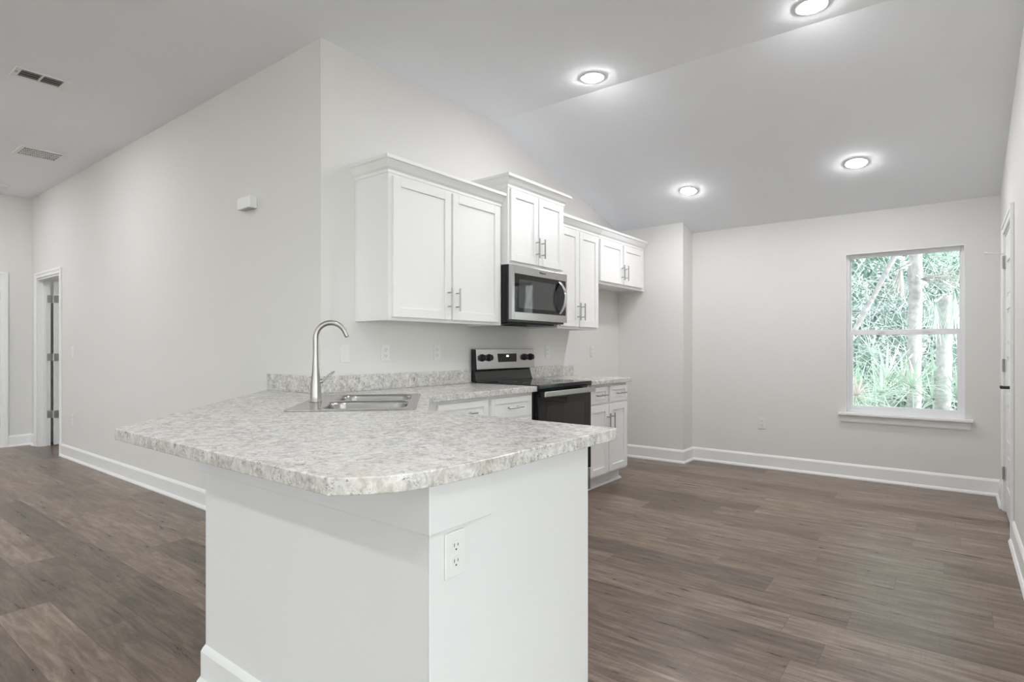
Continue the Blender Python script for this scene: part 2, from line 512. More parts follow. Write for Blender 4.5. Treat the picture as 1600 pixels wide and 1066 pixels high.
# ------------------------------------------------------------------ kitchen window
w1 = struct_empty('window_1', (XW, (WY0 + WY1) / 2, WZ0))
fx0, fx1 = XW + .055, XW + .125
f = MB()
f.box(fx0, fx1, WY0, WY0 + .028, WZ0, WZ1); f.box(fx0, fx1, WY1 - .028, WY1, WZ0, WZ1)
f.box(fx0, fx1, WY0 + .028, WY1 - .028, WZ1 - .035, WZ1); f.box(fx0, fx1, WY0 + .028, WY1 - .028, WZ0, WZ0 + .03)
f.build('window_frame', 'window_vinyl', w1, bevel=.003)
MR = 1.345
up = MB()
up.box(XW + .095, XW + .118, WY0 + .028, WY0 + .036, MR, WZ1 - .035); up.box(XW + .095, XW + .118, WY1 - .036, WY1 - .028, MR, WZ1 - .035)
up.box(XW + .095, XW + .118, WY0 + .028, WY1 - .028, MR - .02, MR + .02)
up.build('upper_sash', 'window_vinyl', w1, bevel=.002)
ls = MB()
ls.box(XW + .062, XW + .092, WY0 + .028, WY0 + .052, WZ0 + .03, MR + .022); ls.box(XW + .062, XW + .092, WY1 - .052, WY1 - .028, WZ0 + .03, MR + .022)
ls.box(XW + .062, XW + .092, WY0 + .052, WY1 - .052, MR - .026, MR + .022); ls.box(XW + .062, XW + .092, WY0 + .052, WY1 - .052, WZ0 + .03, WZ0 + .066)
lso = ls.build('lower_sash', 'window_vinyl', w1, bevel=.002)
for y in (.20, .53): MB().box(XW + .052, XW + .066, y - .025, y + .025, MR - .004, MR + .012).build('sash_lock', 'white_plastic', lso)
MB().box(XW + .104, XW + .108, WY0 + .036, WY1 - .036, MR + .02, WZ1 - .035).build('pane', 'window_glass', w1)
MB().box(XW + .075, XW + .079, WY0 + .052, WY1 - .052, WZ0 + .066, MR - .026).build('pane', 'window_glass', w1)
rt = MB()
rt.box(XW - .002, XW + .055, WY0, WY0 + .006, WZ0, WZ1); rt.box(XW - .002, XW + .055, WY1 - .006, WY1, WZ0, WZ1); rt.box(XW - .002, XW + .055, WY0 + .006, WY1 - .006, WZ1 - .006, WZ1)
rt.build('window_return', 'trim_paint', w1)
MB().box(XW - .055, XW + .06, WY0 - .055, WY1 + .055, WZ0 - .020, WZ0 + .004).build('window_sill', 'trim_paint', w1, bevel=.006, seg=3)
MB().sweep([(XW, WY1 + .038), (XW, WY0 - .038)], [(0, .520), (.010, .520), (.014, .530), (.014, .572), (.022, .585), (0, .585)]).build('sill_apron', 'trim_paint', w1)

# ------------------------------------------------------------------ doors
CAS = [(0, 0), (.010, 0), (.016, .006), (.016, .040), (.022, .046), (.022, .060), (.014, .066), (0, .066)]
def casing(mb, p0, p1, z1, nrm, wd=.068):
    """flat door casing around an opening between p0 and p1 (xy) facing nrm"""
    n = Vector((nrm[0], nrm[1])); d = (Vector(p1) - Vector(p0)).normalized()
    t = .018
    def bx(a, b, z0, zz, th):
        q = [Vector(p0) + d * a, Vector(p0) + d * b]
        xs = [q[0].x, q[1].x, q[0].x + n.x * th, q[1].x + n.x * th]; ys = [q[0].y, q[1].y, q[0].y + n.y * th, q[1].y + n.y * th]
        mb.box(min(xs), max(xs), min(ys), max(ys), z0, zz)
    Ld = (Vector(p1) - Vector(p0)).length
    for th, i, o in ((.013, .004, wd), (.020, wd * .62, wd + .0015)):
        bx(-o, -i, 0, z1 + o, th); bx(Ld + i, Ld + o, 0, z1 + o, th); bx(-i, Ld + i, z1 + i, z1 + o, th)
def panel_door(mb, wdt, hgt, th, panels, face=-1):
    """door leaf in local x (width), y (0 .. th), z; panels = list of (x0,x1,z0,z1) sunk on both faces"""
    mb.box(0, wdt, .008, th - .008, 0, hgt)
    xs = sorted({0, wdt} | {p[0] for p in panels} | {p[1] for p in panels})
    zs = sorted({0, hgt} | {p[2] for p in panels} | {p[3] for p in panels})
    for i in range(len(xs) - 1):
        for j in range(len(zs) - 1):
            cx, cz = (xs[i] + xs[i + 1]) / 2, (zs[j] + zs[j + 1]) / 2
            if any(p[0] < cx < p[1] and p[2] < cz < p[3] for p in panels):
                m = .028
                for y0, y1 in ((.002, .008), (th - .008, th - .002)):
                    mb.box(xs[i] + m, xs[i + 1] - m, y0, y1, zs[j] + m, zs[j + 1] - m)
                continue
            mb.box(xs[i], xs[i + 1], 0, .008, zs[j], zs[j + 1]); mb.box(xs[i], xs[i + 1], th - .008, th, zs[j], zs[j + 1])

# door_1: panelled door in the right wall, closed
d1 = struct_empty('door_1', ((RX0 + RX1) / 2, YR, 0))
cs = MB(); casing(cs, (RX0, YR), (RX1, YR), DH, (0, 1)); cs.build('door_casing', 'trim_paint', d1, bevel=.004)
jm = MB()
jm.box(RX0, RX0 + .012, YR - .12, YR + .001, 0, DH); jm.box(RX1 - .012, RX1, YR - .12, YR + .001, 0, DH); jm.box(RX0 + .012, RX1 - .012, YR - .12, YR + .001, DH - .012, DH)
jm.build('door_jamb', 'trim_paint', d1)
lf = MB(); lw_ = RX1 - RX0 - .03
pitch = (2.005 - .11 - .19) / 5
panel_door(lf, lw_, 2.005, .035, [(.11, lw_ - .11, .19 + i * pitch + .05 * (i > 0) * 0 , .19 + (i + 1) * pitch - .085) for i in range(5)])
bmesh.ops.translate(lf.bm, verts=lf.bm.verts, vec=(RX0 + .015, YR - .039, .012))
leaf1 = lf.build('door_leaf', 'trim_paint', d1, bevel=.002)
for z in (1.83, 1.075, .285):
    h = MB()
    h.box(RX1 - .050, RX1 + .002, YR - .006, YR + .004, z - .045, z + .045)
    h.tube([(RX1 - .014, YR + .010, z - .047), (RX1 - .014, YR + .010, z + .047)], .0065, 10)
    h.build('hinge', 'hinge_nickel', d1)
st = MB(); st.tube([(RX1 - .014, YR + .008, 1.895), (RX1 - .016, YR + .10, 1.905)], .004, 8); st.tube([(RX1 - .016, YR + .10, 1.905), (RX1 - .016, YR + .118, 1.907)], .010, 10)
st.build('door_stop', 'white_plastic', d1)
hd = MB()
hd.tube([(RX0 + .075, YR - .004, .95), (RX0 + .075, YR + .008, .95)], .030, 20)
hd.tube([(RX0 + .075, YR + .008, .95), (RX0 + .075, YR + .052, .95)], .010, 12)
hd.tube([(RX0 + .072, YR + .052, .95), (RX0 + .185, YR + .052, .950)], [.011, .008], 12)
hd.build('door_handle', 'dark_bronze', leaf1)

# door_2: bedroom door standing open beyond the left wall
d2 = struct_empty('door_2', (XL, (DY0 + DY1) / 2, 0))
cs = MB(); casing(cs, (XL, DY0), (XL, DY1), DH, (-1, 0)); cs.build('door_casing', 'trim_paint', d2, bevel=.004)
jm = MB()
jm.box(XL - .001, XL + .125, DY0, DY0 + .016, 0, DH); jm.box(XL - .001, XL + .125, DY1 - .016, DY1, 0, DH); jm.box(XL - .001, XL + .125, DY0 + .016, DY1 - .016, DH - .016, DH)
jm.box(XL + .05, XL + .085, DY1 - .028, DY1 - .016, 0, DH - .016); jm.box(XL + .05, XL + .085, DY0 + .016, DY0 + .028, 0, DH - .016)
jm.build('door_jamb', 'trim_paint', d2)
lf = MB(); panel_door(lf, .80, 2.0, .035, [(.11, .69, .19 + i * pitch, .19 + (i + 1) * pitch - .085) for i in range(5)])
bmesh.ops.translate(lf.bm, verts=lf.bm.verts, vec=(XL + .150, DY1 - .062, .012))
lf.build('door_leaf', 'trim_paint', d2, bevel=.002)
for z in (1.80, 1.085, .385):
    h = MB()
    h.box(XL + .092, XL + .150, DY1 - .019, DY1 - .014, z - .045, z + .045); h.box(XL + .148, XL + .200, DY1 - .067, DY1 - .060, z - .045, z + .045)
    h.tube([(XL + .146, DY1 - .045, z - .047), (XL + .146, DY1 - .045, z + .047)], .007, 10)
    h.build('hinge', 'hinge_nickel', d2)
# door_3: closed door at the end of the hall
d3 = struct_empty('door_3', ((BX0 + BX1) / 2, YB, 0))
cs = MB(); casing(cs, (BX0, YB), (BX1, YB), DH, (0, -1), .075); cs.build('door_casing', 'trim_paint', d3, bevel=.004)
lf = MB(); panel_door(lf, BX1 - BX0 - .006, 2.02, .035, [(.11, BX1 - BX0 - .116, .19 + i * pitch, .19 + (i + 1) * pitch - .085) for i in range(5)])
bmesh.ops.translate(lf.bm, verts=lf.bm.verts, vec=(BX0 + .003, YB + .004, .008))
lf3 = lf.build('door_leaf', 'trim_paint', d3, bevel=.002)
for z in (1.83, 1.075, .285):
    MB().box(BX1 - .045, BX1 + .006, YB - .008, YB + .006, z - .045, z + .045).build('hinge', 'hinge_nickel', d3)
h = MB(); h.tube([(BX0 + .07, YB + .004, .95), (BX0 + .07, YB - .05, .95)], .011, 12); h.tube([(BX0 + .07, YB - .05, .95), (BX0 + .18, YB - .05, .95)], .009, 12)
h.build('door_handle', 'dark_bronze', lf3)

# ------------------------------------------------------------------ cabinets
def shaker(mb, x0, x1, yf, z0, z1, rail=.057, th=.019):
    """shaker front: yf is the front plane (facing -y)"""
    mb.box(x0, x0 + rail, yf, yf + th, z0, z1); mb.box(x1 - rail, x1, yf, yf + th, z0, z1)
    mb.box(x0 + rail, x1 - rail, yf, yf + th, z0, z0 + rail); mb.box(x0 + rail, x1 - rail, yf, yf + th, z1 - rail, z1)
    mb.box(x0 + rail, x1 - rail, yf + .009, yf + th, z0 + rail, z1 - rail)
def bar_handle(x, yf, z, ln, vertical, parent, local=True):
    h = MB(); st = .036
    if vertical:
        h.tube([(x, yf - st, z - ln / 2), (x, yf - st, z + ln / 2)], .0058, 12)
        for s in (-1, 1): h.tube([(x, yf + .001, z + s * ln * .30), (x, yf - st, z + s * ln * .30)], .0045, 10)
    else:
        h.tube([(x - ln / 2, yf - st, z), (x + ln / 2, yf - st, z)], .0058, 12)
        for s in (-1, 1): h.tube([(x + s * ln * .30, yf + .001, z), (x + s * ln * .30, yf - st, z)], .0045, 10)
    return h.build('handle', 'handle_nickel', parent, local=local)
CROWN = lambda z, t: [(0, z), (.006, z), (.006, z + .018), (.020, z + .030), (.042, z + t * .72), (.052, z + t * .78), (.052, z + t), (0, z + t)]
def wall_cabinet(label, x0, x1, depth, z0, z1, doors, dz, crown, hz, ends=(True, True)):
    wdt = x1 - x0
    r = thing('wall_cabinet', label, 'cabinet', (x0, YK, z0), 0, 'white upper cabinets on the kitchen wall')
    H = z1 - z0
    b = MB()
    b.box(0, wdt, -depth, -.001, .012, H)                                   # carcass
    for q in ((0, .019), (wdt - .019, wdt)): b.box(q[0], q[1], -depth, -.001, 0, .012)
    b.box(.019, wdt - .019, -depth, -depth + .019, 0, .012)                 # recessed underside
    b.build('carcass', 'cabinet_paint', r, bevel=.0015, local=True)
    yf = -depth - .020
    for i, (a, e) in enumerate(doors):
        d = MB(); shaker(d, a - x0, e - x0, yf, dz[0] - z0, dz[1] - z0)
        do = d.build('door', 'cabinet_paint', r, bevel=.0018, local=True)
        hx = (e - x0 - .030) if i == 0 else (a - x0 + .030)
        bar_handle(hx, yf, hz - z0, .152, True, do)
    pa = [(0, -depth), (wdt, -depth)]
    if ends[0]: pa = [(0, -.001)] + pa
    if ends[1]: pa = pa + [(wdt, -.001)]
    cr = MB().sweep(pa, CROWN(crown[0] - z0, crown[1] - crown[0]))
    cr.build('crown_moulding', 'cabinet_paint', r, local=True)
    return r
wall_cabinet('tall white two-door upper cabinet left of the microwave, nearest the sink', 2.262, 3.336, .315, 1.370, 2.335, [(2.288, 2.783), (2.800, 3.298)], (1.390, 2.236), (2.252, 2.342), 1.523)
wall_cabinet('short raised white two-door cabinet directly above the microwave', 3.338, 4.098, .378, 1.822, 2.470, [(3.356, 3.700), (3.714, 4.062)], (1.848, 2.380), (2.392, 2.478), 1.978)
wall_cabinet('narrow tall white two-door upper cabinet right of the microwave', 4.100, 4.800, .315, 1.370, 2.335, [(4.122, 4.424), (4.440, 4.776)], (1.390, 2.236), (2.252, 2.342), 1.523, (True, False))
wall_cabinet('short white two-door cabinet over the empty fridge space', 4.802, 5.815, .315, 1.812, 2.335, [(4.822, 5.276), (5.304, 5.752)], (1.838, 2.236), (2.252, 2.342), 1.955, (False, False))

def base_cabinet(label, loc, rz, wdt, depth, fronts, ends=(False, False), toe=.11, group='white base cabinets under the counters', extra=None):
    """fronts: list of (x0,x1,z0,z1,kind,handle) ; kind 'door' / 'drawer'"""
    r = thing('base_cabinet', label, 'cabinet', loc, rz, group)
    b = MB()
    b.box(0, wdt, -depth, -.001, toe, ZU - .002)
    b.box(0, wdt, -depth + .075, -.001, 0, toe)
    b.build('carcass', 'cabinet_paint', r, bevel=.0015, local=True)
    s = MB().sweep([(0, -.001 if False else -depth + .075), (wdt, -depth + .075)] + ([(wdt, -.002)] if ends[1] else []), [(0, 0), (.018, 0), (.018, .006), (.010, .020), (0, .024)])
    s.build('shoe_moulding', 'cabinet_paint', r, local=True)
    yf = -depth - .020
    for (a, e, z0, z1, kind, hs) in fronts:
        d = MB(); shaker(d, a, e, yf, z0, z1, .057 if kind == 'door' else .040)
        do = d.build(kind, 'cabinet_paint', r, bevel=.0018, local=True)
        if kind == 'drawer': bar_handle((a + e) / 2, yf, (z0 + z1) / 2, .165, False, do)
        elif hs: bar_handle(e - .030 if hs > 0 else a + .030, yf, z1 - .155, .165, True, do)
    return r
DZ0, DZ1, DR0, DR1 = .130, .715, .735, .872
base_cabinet('white base cabinet right of the range, two drawers over two doors', (4.100, YK, 0), 0, .715, .60,
             [(.020, .330, DR0, DR1, 'drawer', 0), (.372, .696, DR0, DR1, 'drawer', 0), (.020, .340, DZ0, DZ1, 'door', 1), (.360, .696, DZ0, DZ1, 'door', -1)], (False, True))
base_cabinet('white base cabinet left of the range beside the corner sink, two drawers over two doors', (2.283, YK, 0), 0, 1.050, .60,
             [(.092, .540, DR0, DR1, 'drawer', 0), (.574, 1.020, DR0, DR1, 'drawer', 0), (.092, .540, DZ0, DZ1, 'door', 1), (.574, 1.020, DZ0, DZ1, 'door', -1)])
base_cabinet('white base cabinet inside the bar, closest to its free end', (1.083, 1.003, 0), PI / 2, .832, .642,
             [(.030, .402, DR0, DR1, 'drawer', 0), (.430, .802, DR0, DR1, 'drawer', 0), (.030, .402, DZ0, DZ1, 'door', 1), (.430, .802, DZ0, DZ1, 'door', -1)])
# diagonal corner cabinet under the sink (open box)
A = Vector((1.727, 1.838)); B = Vector((2.272, 2.387))
sb = thing('sink_base_cabinet', 'white corner cabinet set diagonally beneath the steel sink', 'cabinet', (A.x, A.y, 0), math.atan2(B.y - A.y, B.x - A.x))
LB = (B - A).length
q = MB(); q.box(0, LB, -.019 + .019, .019, .11, ZU - .003); q.box(0, LB, .075, .090, 0, .11)
q.build('carcass', 'cabinet_paint', sb, local=True)
for a, e, hs in ((.03, LB / 2 - .01, 1), (LB / 2 + .01, LB - .03, -1)):
    d = MB(); shaker(d, a, e, -.020, DZ0, DZ1); do = d.build('door', 'cabinet_paint', sb, bevel=.0018, local=True)
    bar_handle(e - .03 if hs > 0 else a + .03, -.020, DZ1 - .155, .165, True, do)
d = MB(); shaker(d, .03, LB - .03, -.020, DR0, DR1, .040); d.build('false_front', 'cabinet_paint', sb, bevel=.0018, local=True)

# ------------------------------------------------------------------ bar half wall
XP, YP, YC = .967, 1.0, 2.135
hw = thing('bar_half_wall', 'white painted half wall carrying the breakfast bar', 'half wall', (XP, YP, 0))
k = YC + (XL - XP)
MB().prism([(XP, YP), (XP + .114, YP), (XP + .114, YC - .047), (XL - .002, YC - .047 + (XL - .002 - XP - .114)), (XL - .002, k - .002), (XP, YC)], 0, ZU - .001).build('wall_core', 'bar_paint', hw)
MB().box(XP, 1.714, YP - .008, YP, 0, ZU - .001).build('end_panel', 'bar_paint', hw, bevel=.002)
ap = [(0, .764), (.019, .764), (.019, ZU - .001), (0, ZU - .001)]
MB().sweep([(XL - .02, k - .02), (XP, YC), (XP, YP - .008), (1.176, YP - .008)], [(o, z) for o, z in ap]).build('apron_band', 'bar_paint', hw, bevel=.003)
MB().sweep([(XL - .045, k - .045), (XP, YC), (XP, YP - .008)], [(o, z) for o, z in BBP]).build('baseboard', 'trim_paint', hw)

# ------------------------------------------------------------------ countertops
SC = Vector((1.84, 2.37)); DU = Vector((math.sqrt(.5), math.sqrt(.5))); DV = Vector((-math.sqrt(.5), math.sqrt(.5)))
def sp(u, v): p = SC + DU * u + DV * v; return (p.x, p.y)
def rrect(u0, u1, v0, v1, r, n=6):
    out = []
    for cu, cv, a0 in ((u1 - r, v0 + r, -PI / 2), (u1 - r, v1 - r, 0), (u0 + r, v1 - r, PI / 2), (u0 + r, v0 + r, PI)):
        for i in range(n + 1):
            a = a0 + PI / 2 * i / n
            out.append((cu + r * math.cos(a), cv + r * math.sin(a)))
    return out
def corner(p0, p1, p2, r, n=6):
    p0, p1, p2 = Vector(p0), Vector(p1), Vector(p2)
    a = (p0 - p1).normalized(); b = (p2 - p1).normalized()
    out = []
    for i in range(n + 1):
        t = i / n
        q = (p1 + a * r) * (1 - t) ** 2 + p1 * 2 * t * (1 - t) + (p1 + b * r) * t ** 2
        out.append((q.x, q.y))
    return out
E0, E1 = (.722, 1.046), (1.778, .910)
near = [E0, (.772, .995), (.815, .962), (.865, .940), (.925, .926), (1.0, .918), (1.10, .913)]
outer = near + corner((1.1, .912), E1, (1.778, 1.8), .02, 3) + [(1.778, 1.832), (2.284, 2.342), (3.335, 2.342), (3.335, YK - .001), (XL - .002, YK - .001), (XL - .002, 3.572), (.722, 2.256)]
ct = thing('countertop', 'speckled grey-beige laminate counter of the bar, wrapping round the sink corner', 'countertop', (1.5, 1.6, ZU))
MB().holed(outer, [[sp(*p) for p in rrect(-.405, .405, -.265, .265, .03, 3)]], ZU, ZC).build('counter_slab', 'granite_laminate', ct, bevel=.006, seg=3)
MB().prism([(XL - .002, YK - .001), (3.335, YK - .001), (3.335, YK - .021), (XL - .022, YK - .021), (XL - .022, 3.552), (XL - .002, 3.572)][::-1], ZC, 1.034).build('backsplash', 'granite_laminate', ct, bevel=.003)
c2 = thing('countertop', 'short speckled laminate counter between the range and the fridge space', 'countertop', (4.1, YK, ZU))
MB().prism([(4.099, 2.342)] + corner((4.1, 2.342), (4.840, 2.342), (4.84, 2.9), .012, 3) + [(4.840, YK - .001), (4.099, YK - .001)], ZU, ZC).build('counter_slab', 'granite_laminate', c2, bevel=.006, seg=3)
MB().box(4.099, 4.840, YK - .021, YK - .001, ZC, 1.034).build('backsplash', 'granite_laminate', c2, bevel=.003)

# ------------------------------------------------------------------ sink and faucet
sk = thing('kitchen_sink', 'stainless double-bowl drop-in sink set diagonally in the counter', 'sink', (SC.x, SC.y, ZC))
rim = MB()
bowls = [rrect(-.375, -.015, -.235, .150, .07), rrect(.015, .375, -.235, .150, .07)]
rim.holed([sp(*p) for p in rrect(-.419, .419, -.280, .280, .02, 3)], [[sp(*p) for p in b] for b in bowls], ZC + .0005, ZC + .006)
rim.build('rim', 'sink_steel', sk, bevel=.002)
for (u0, u1) in ((-.375, -.015), (.015, .375)):
    bo = MB(); rings = []
    for ins, z, r in ((0, ZC + .005, .07), (.004, ZC - .01, .07), (.010, ZC - .12, .065), (.020, ZC - .150, .06), (.045, ZC - .166, .05)):
        lp = rrect(u0 + ins, u1 - ins, -.235 + ins, .150 - ins, r)
        rings.append([bo.bm.verts.new((*sp(*p), z)) for p in lp])
    for a, b in zip(rings, rings[1:]):
        for i in range(len(a)):
            fc = bo.bm.faces.new((a[i], a[(i + 1) % len(a)], b[(i + 1) % len(a)], b[i])); fc.smooth = True
    bo.bm.faces.new(rings[-1])
    bb_ = bo.build('bowl', 'sink_steel', sk)
    so = bb_.modifiers.new('gauge', 'SOLIDIFY'); so.thickness = .0012; so.offset = 1
    dc = sp((u0 + u1) / 2, -.04)
    MB().lathe([(0, 0), (.020, 0), (.030, .002), (.042, .004), (.045, .002), (.045, 0)], (dc[0], dc[1], ZC - .166), 24).build('drain', 'chrome', bb_)
fp = SC + DV * .222 - DU * .030
fc = thing('faucet', 'tall brushed-nickel gooseneck faucet behind the sink', 'faucet', (fp.x, fp.y, ZC + .006))
z0 = ZC + .006
body = MB()
body.lathe([(0, 0), (.030, 0), (.030, .004), (.0275, .007), (.0262, .03), (.0248, .075), (.0215, .115), (.0172, .155), (.0142, .20), (.0132, .235)], (fp.x, fp.y, z0), 28)
body.build('body', 'faucet_nickel', fc)
sd = Vector((math.sqrt(.5), -math.sqrt(.5), 0))
gp = [Vector((fp.x, fp.y, z0 + .23)), Vector((fp.x, fp.y, z0 + .28)), Vector((fp.x, fp.y, z0 + .318))]
R_ = .0735
for i in range(1, 19):
    a = PI - math.radians(160) * i / 18
    gp.append(Vector((fp.x, fp.y, z0 + .318)) + sd * (R_ + R_ * math.cos(a)) + Vector((0, 0, R_ * math.sin(a))))
dl = (gp[-1] - gp[-2]).normalized(); gp.append(gp[-1] + dl * .022)
sp_o = MB().tube(gp, [.0130] * (len(gp) - 2) + [.0122, .0118], 18).build('spout', 'faucet_nickel', fc)
MB().tube([gp[-1] - dl * .001, gp[-1] + dl * .002], .0085, 16).build('aerator', 'slot_dark', sp_o)
hn = MB(); hdv = Vector((.80, -.60, 0)).normalized()
c0 = Vector((fp.x, fp.y, z0 + .098))
hn.tube([c0 + hdv * .016, c0 + hdv * .034 + Vector((0, 0, .006))], .0105, 14)
pth = []
sdv = Vector((-hdv.y, hdv.x, 0))
for i in range(0, 21):
    t = i / 20 * 2 * PI - PI
    pth.append(c0 + hdv * (.058 + .030 * math.cos(t)) + Vector((0, 0, .026 + .024 * math.cos(t))) + (sdv * .008 + Vector((0, 0, .006))) * math.sin(t))
hn.tube(pth, .0034, 8)
hn.build('handle', 'faucet_nickel', fc)

# ------------------------------------------------------------------ range
rg = thing('kitchen_range', 'black and stainless electric range standing between the base cabinets', 'range', (3.340, YK, 0))
R0, R1 = 3.340, 4.095
b = MB(); b.box(R0, R1, 2.375, 2.955, .05, .905); b.box(R0 + .03, R1 - .03, 2.42, 2.94, 0, .05)
b.build('body', 'appliance_black', rg, bevel=.003)
ck = MB(); ck.box(R0, R1, 2.335, 2.935, .905, .938)
cko = ck.build('cooktop', 'black_glass', rg, bevel=.007, seg=3)
for cx, cy_, rr in ((R0 + .20, 2.49, .105), (R0 + .56, 2.49, .085), (R0 + .20, 2.77, .075), (R0 + .56, 2.77, .10)):
    MB().lathe([(rr - .004, 0), (rr - .004, .0006), (rr, .0006), (rr, 0), (rr - .004, 0)], (cx, cy_, .9381), 40).build('burner_ring', 'vent_dark', cko)
bg = MB()
def yz_prism(mb, x0, x1, pts):
    l = [mb.bm.verts.new((x0, y, z)) for y, z in pts]; h = [mb.bm.verts.new((x1, y, z)) for y, z in pts]
    mb.bm.faces.new(l); mb.bm.faces.new(h[::-1])
    for i in range(len(pts)): mb.bm.faces.new((l[i], h[i], h[(i + 1) % len(pts)], l[(i + 1) % len(pts)]))
yz_prism(bg, R0 + .002, R1 - .022, [(2.908, .938), (2.918, .96), (2.940, 1.030), (2.940, 1.192), (2.972, 1.192), (2.972, .938)])
bgo = bg.build('backguard', 'appliance_black', rg, bevel=.004)
cp = MB()
yz_prism(cp, R0, R1, [(2.908, 1.034), (2.918, 1.194), (2.972, 1.197), (2.972, 1.190), (2.926, 1.188), (2.916, 1.038)])
cpo = cp.build('control_panel', 'stainless', rg, bevel=.003)
MB().box(R0 + .001, R0 + .006, 2.924, 2.970, 1.03, 1.189).build('end_cap', 'appliance_black', rg)
def on_panel(z): return 2.908 + (z - 1.034) * (.010 / .160)
for kx in (R0 + .062, R0 + .146, R1 - .140, R1 - .052):
    kn = MB(); yy = on_panel(1.125)
    kn.tube([(kx, yy + .001, 1.125), (kx, yy - .008, 1.125)], .029, 24)
    kn.tube([(kx, yy - .008, 1.125), (kx, yy - .030, 1.126)], [.024, .021], 24)
    kn.box(kx - .004, kx + .004, yy - .036, yy - .028, 1.105, 1.147)
    kn.build('knob', 'black_matte', cpo)
ds = MB(); ds.box(3.598, 3.845, on_panel(1.12) - .002, on_panel(1.12) + .004, 1.087, 1.156)
dso = ds.build('display', 'black_glass', cpo, bevel=.001)
MB().box(3.706, 3.736, on_panel(1.14) - .0034, on_panel(1.14) - .0016, 1.130, 1.143).build('display_digits', 'display_light', dso)
dr = MB(); dr.box(R0 + .004, R1 - .004, 2.340, 2.373, .235, .876)
dro = dr.build('oven_door', 'black_glass', rg, bevel=.005)
MB().box(R0 + .115, R1 - .115, 2.3392, 2.341, .36, .785).build('window', 'oven_window', dro)
hh = MB(); hh.box(R0 + .020, R1 - .020, 2.288, 2.302, .852, .892)
hh.build('door_handle', 'stainless', dro, bevel=.005, seg=3)
for x in (R0 + .022, R1 - .040): MB().box(x, x + .018, 2.295, 2.345, .850, .890).build('handle_bracket', 'appliance_black', dro, bevel=.003)
MB().box(R0 + .004, R1 - .004, 2.345, 2.373, .06, .228).build('storage_drawer', 'stainless', rg, bevel=.004)

# ------------------------------------------------------------------ microwave
mw = thing('microwave', 'stainless over-the-range microwave mounted under the short cabinet', 'microwave', (3.341, YK, 1.40))
b = MB(); b.box(3.341, 4.096, 2.605, YK - .002, 1.398, 1.820)
b.build('body', 'appliance_black', mw, bevel=.003)
un = MB(); un.box(3.40, 4.03, 2.66, 2.95, 1.384, 1.398); un.box(3.55, 3.70, 2.70, 2.82, 1.376, 1.384)
un.build('underside_filter', 'black_matte', mw, bevel=.002)
dm = MB()
X0, X1, Y0, Y1, Z0, Z1 = 3.341, 4.096, 2.573, 2.604, 1.412, 1.818
gx0, gx1, gz0, gz1 = 3.374, 4.080, 1.470, 1.756
dm.box(X0, gx0, Y0, Y1, Z0, Z1); dm.box(gx1, X1, Y0, Y1, Z0, Z1); dm.box(gx0, gx1, Y0, Y1, Z0, gz0); dm.box(gx0, gx1, Y0, Y1, gz1, Z1)
dmo = dm.build('door', 'stainless', mw, bevel=.002)
MB().box(gx0, gx1, Y0 + .002, Y1, gz0, gz1).build('glass', 'black_glass', dmo)
MB().box(gx0 + .055, 3.925, Y0 + .0012, Y0 + .003, gz0 + .032, gz1 - .040).build('window', 'microwave_window', dmo)
hp = []
for i in range(15):
    t = i / 14
    hp.append((3.985, Y0 + .004 - .062 * math.sin(PI * t) ** .85, 1.482 + .262 * t))
hm = MB()
rings = []
for i, p in enumerate(hp):
    d = (Vector(hp[min(i + 1, 14)]) - Vector(hp[max(i - 1, 0)])).normalized()
    nrm = Vector((0, -d.z, d.y)).normalized()
    rings.append([hm.bm.verts.new(Vector(p) + Vector((sx * .0165, 0, 0)) + nrm * sy * .006) for sx, sy in ((-1, -1), (1, -1), (1, 1), (-1, 1))])
for a, b2 in zip(rings, rings[1:]):
    for i in range(4): hm.bm.faces.new((a[i], a[(i + 1) % 4], b2[(i + 1) % 4], b2[i]))
hm.bm.faces.new(rings[0][::-1]); hm.bm.faces.new(rings[-1])
hm.build('handle', 'chrome', dmo, bevel=.004, seg=3)
tc = bpy.data.curves.new('badge_text', 'FONT'); tc.body = 'Whirlpool'; tc.size = .021; tc.extrude = .0006; tc.align_x = 'CENTER'; tc.align_y = 'CENTER'
to = bpy.data.objects.new('badge_text', tc); COL.objects.link(to)
dg = bpy.context.evaluated_depsgraph_get(); dg.update()
me = bpy.data.meshes.new_from_object(to.evaluated_get(dg)); bpy.data.objects.remove(to)
me.materials.clear(); me.materials.append(M['logo_ink'])
lg = bpy.data.objects.new('badge', me); COL.objects.link(lg); lg.parent = dmo
lg.rotation_euler = (PI / 2, 0, 0); lg.location = Vector((3.738, Y0 - .0006, 1.789)) - wloc(dmo)

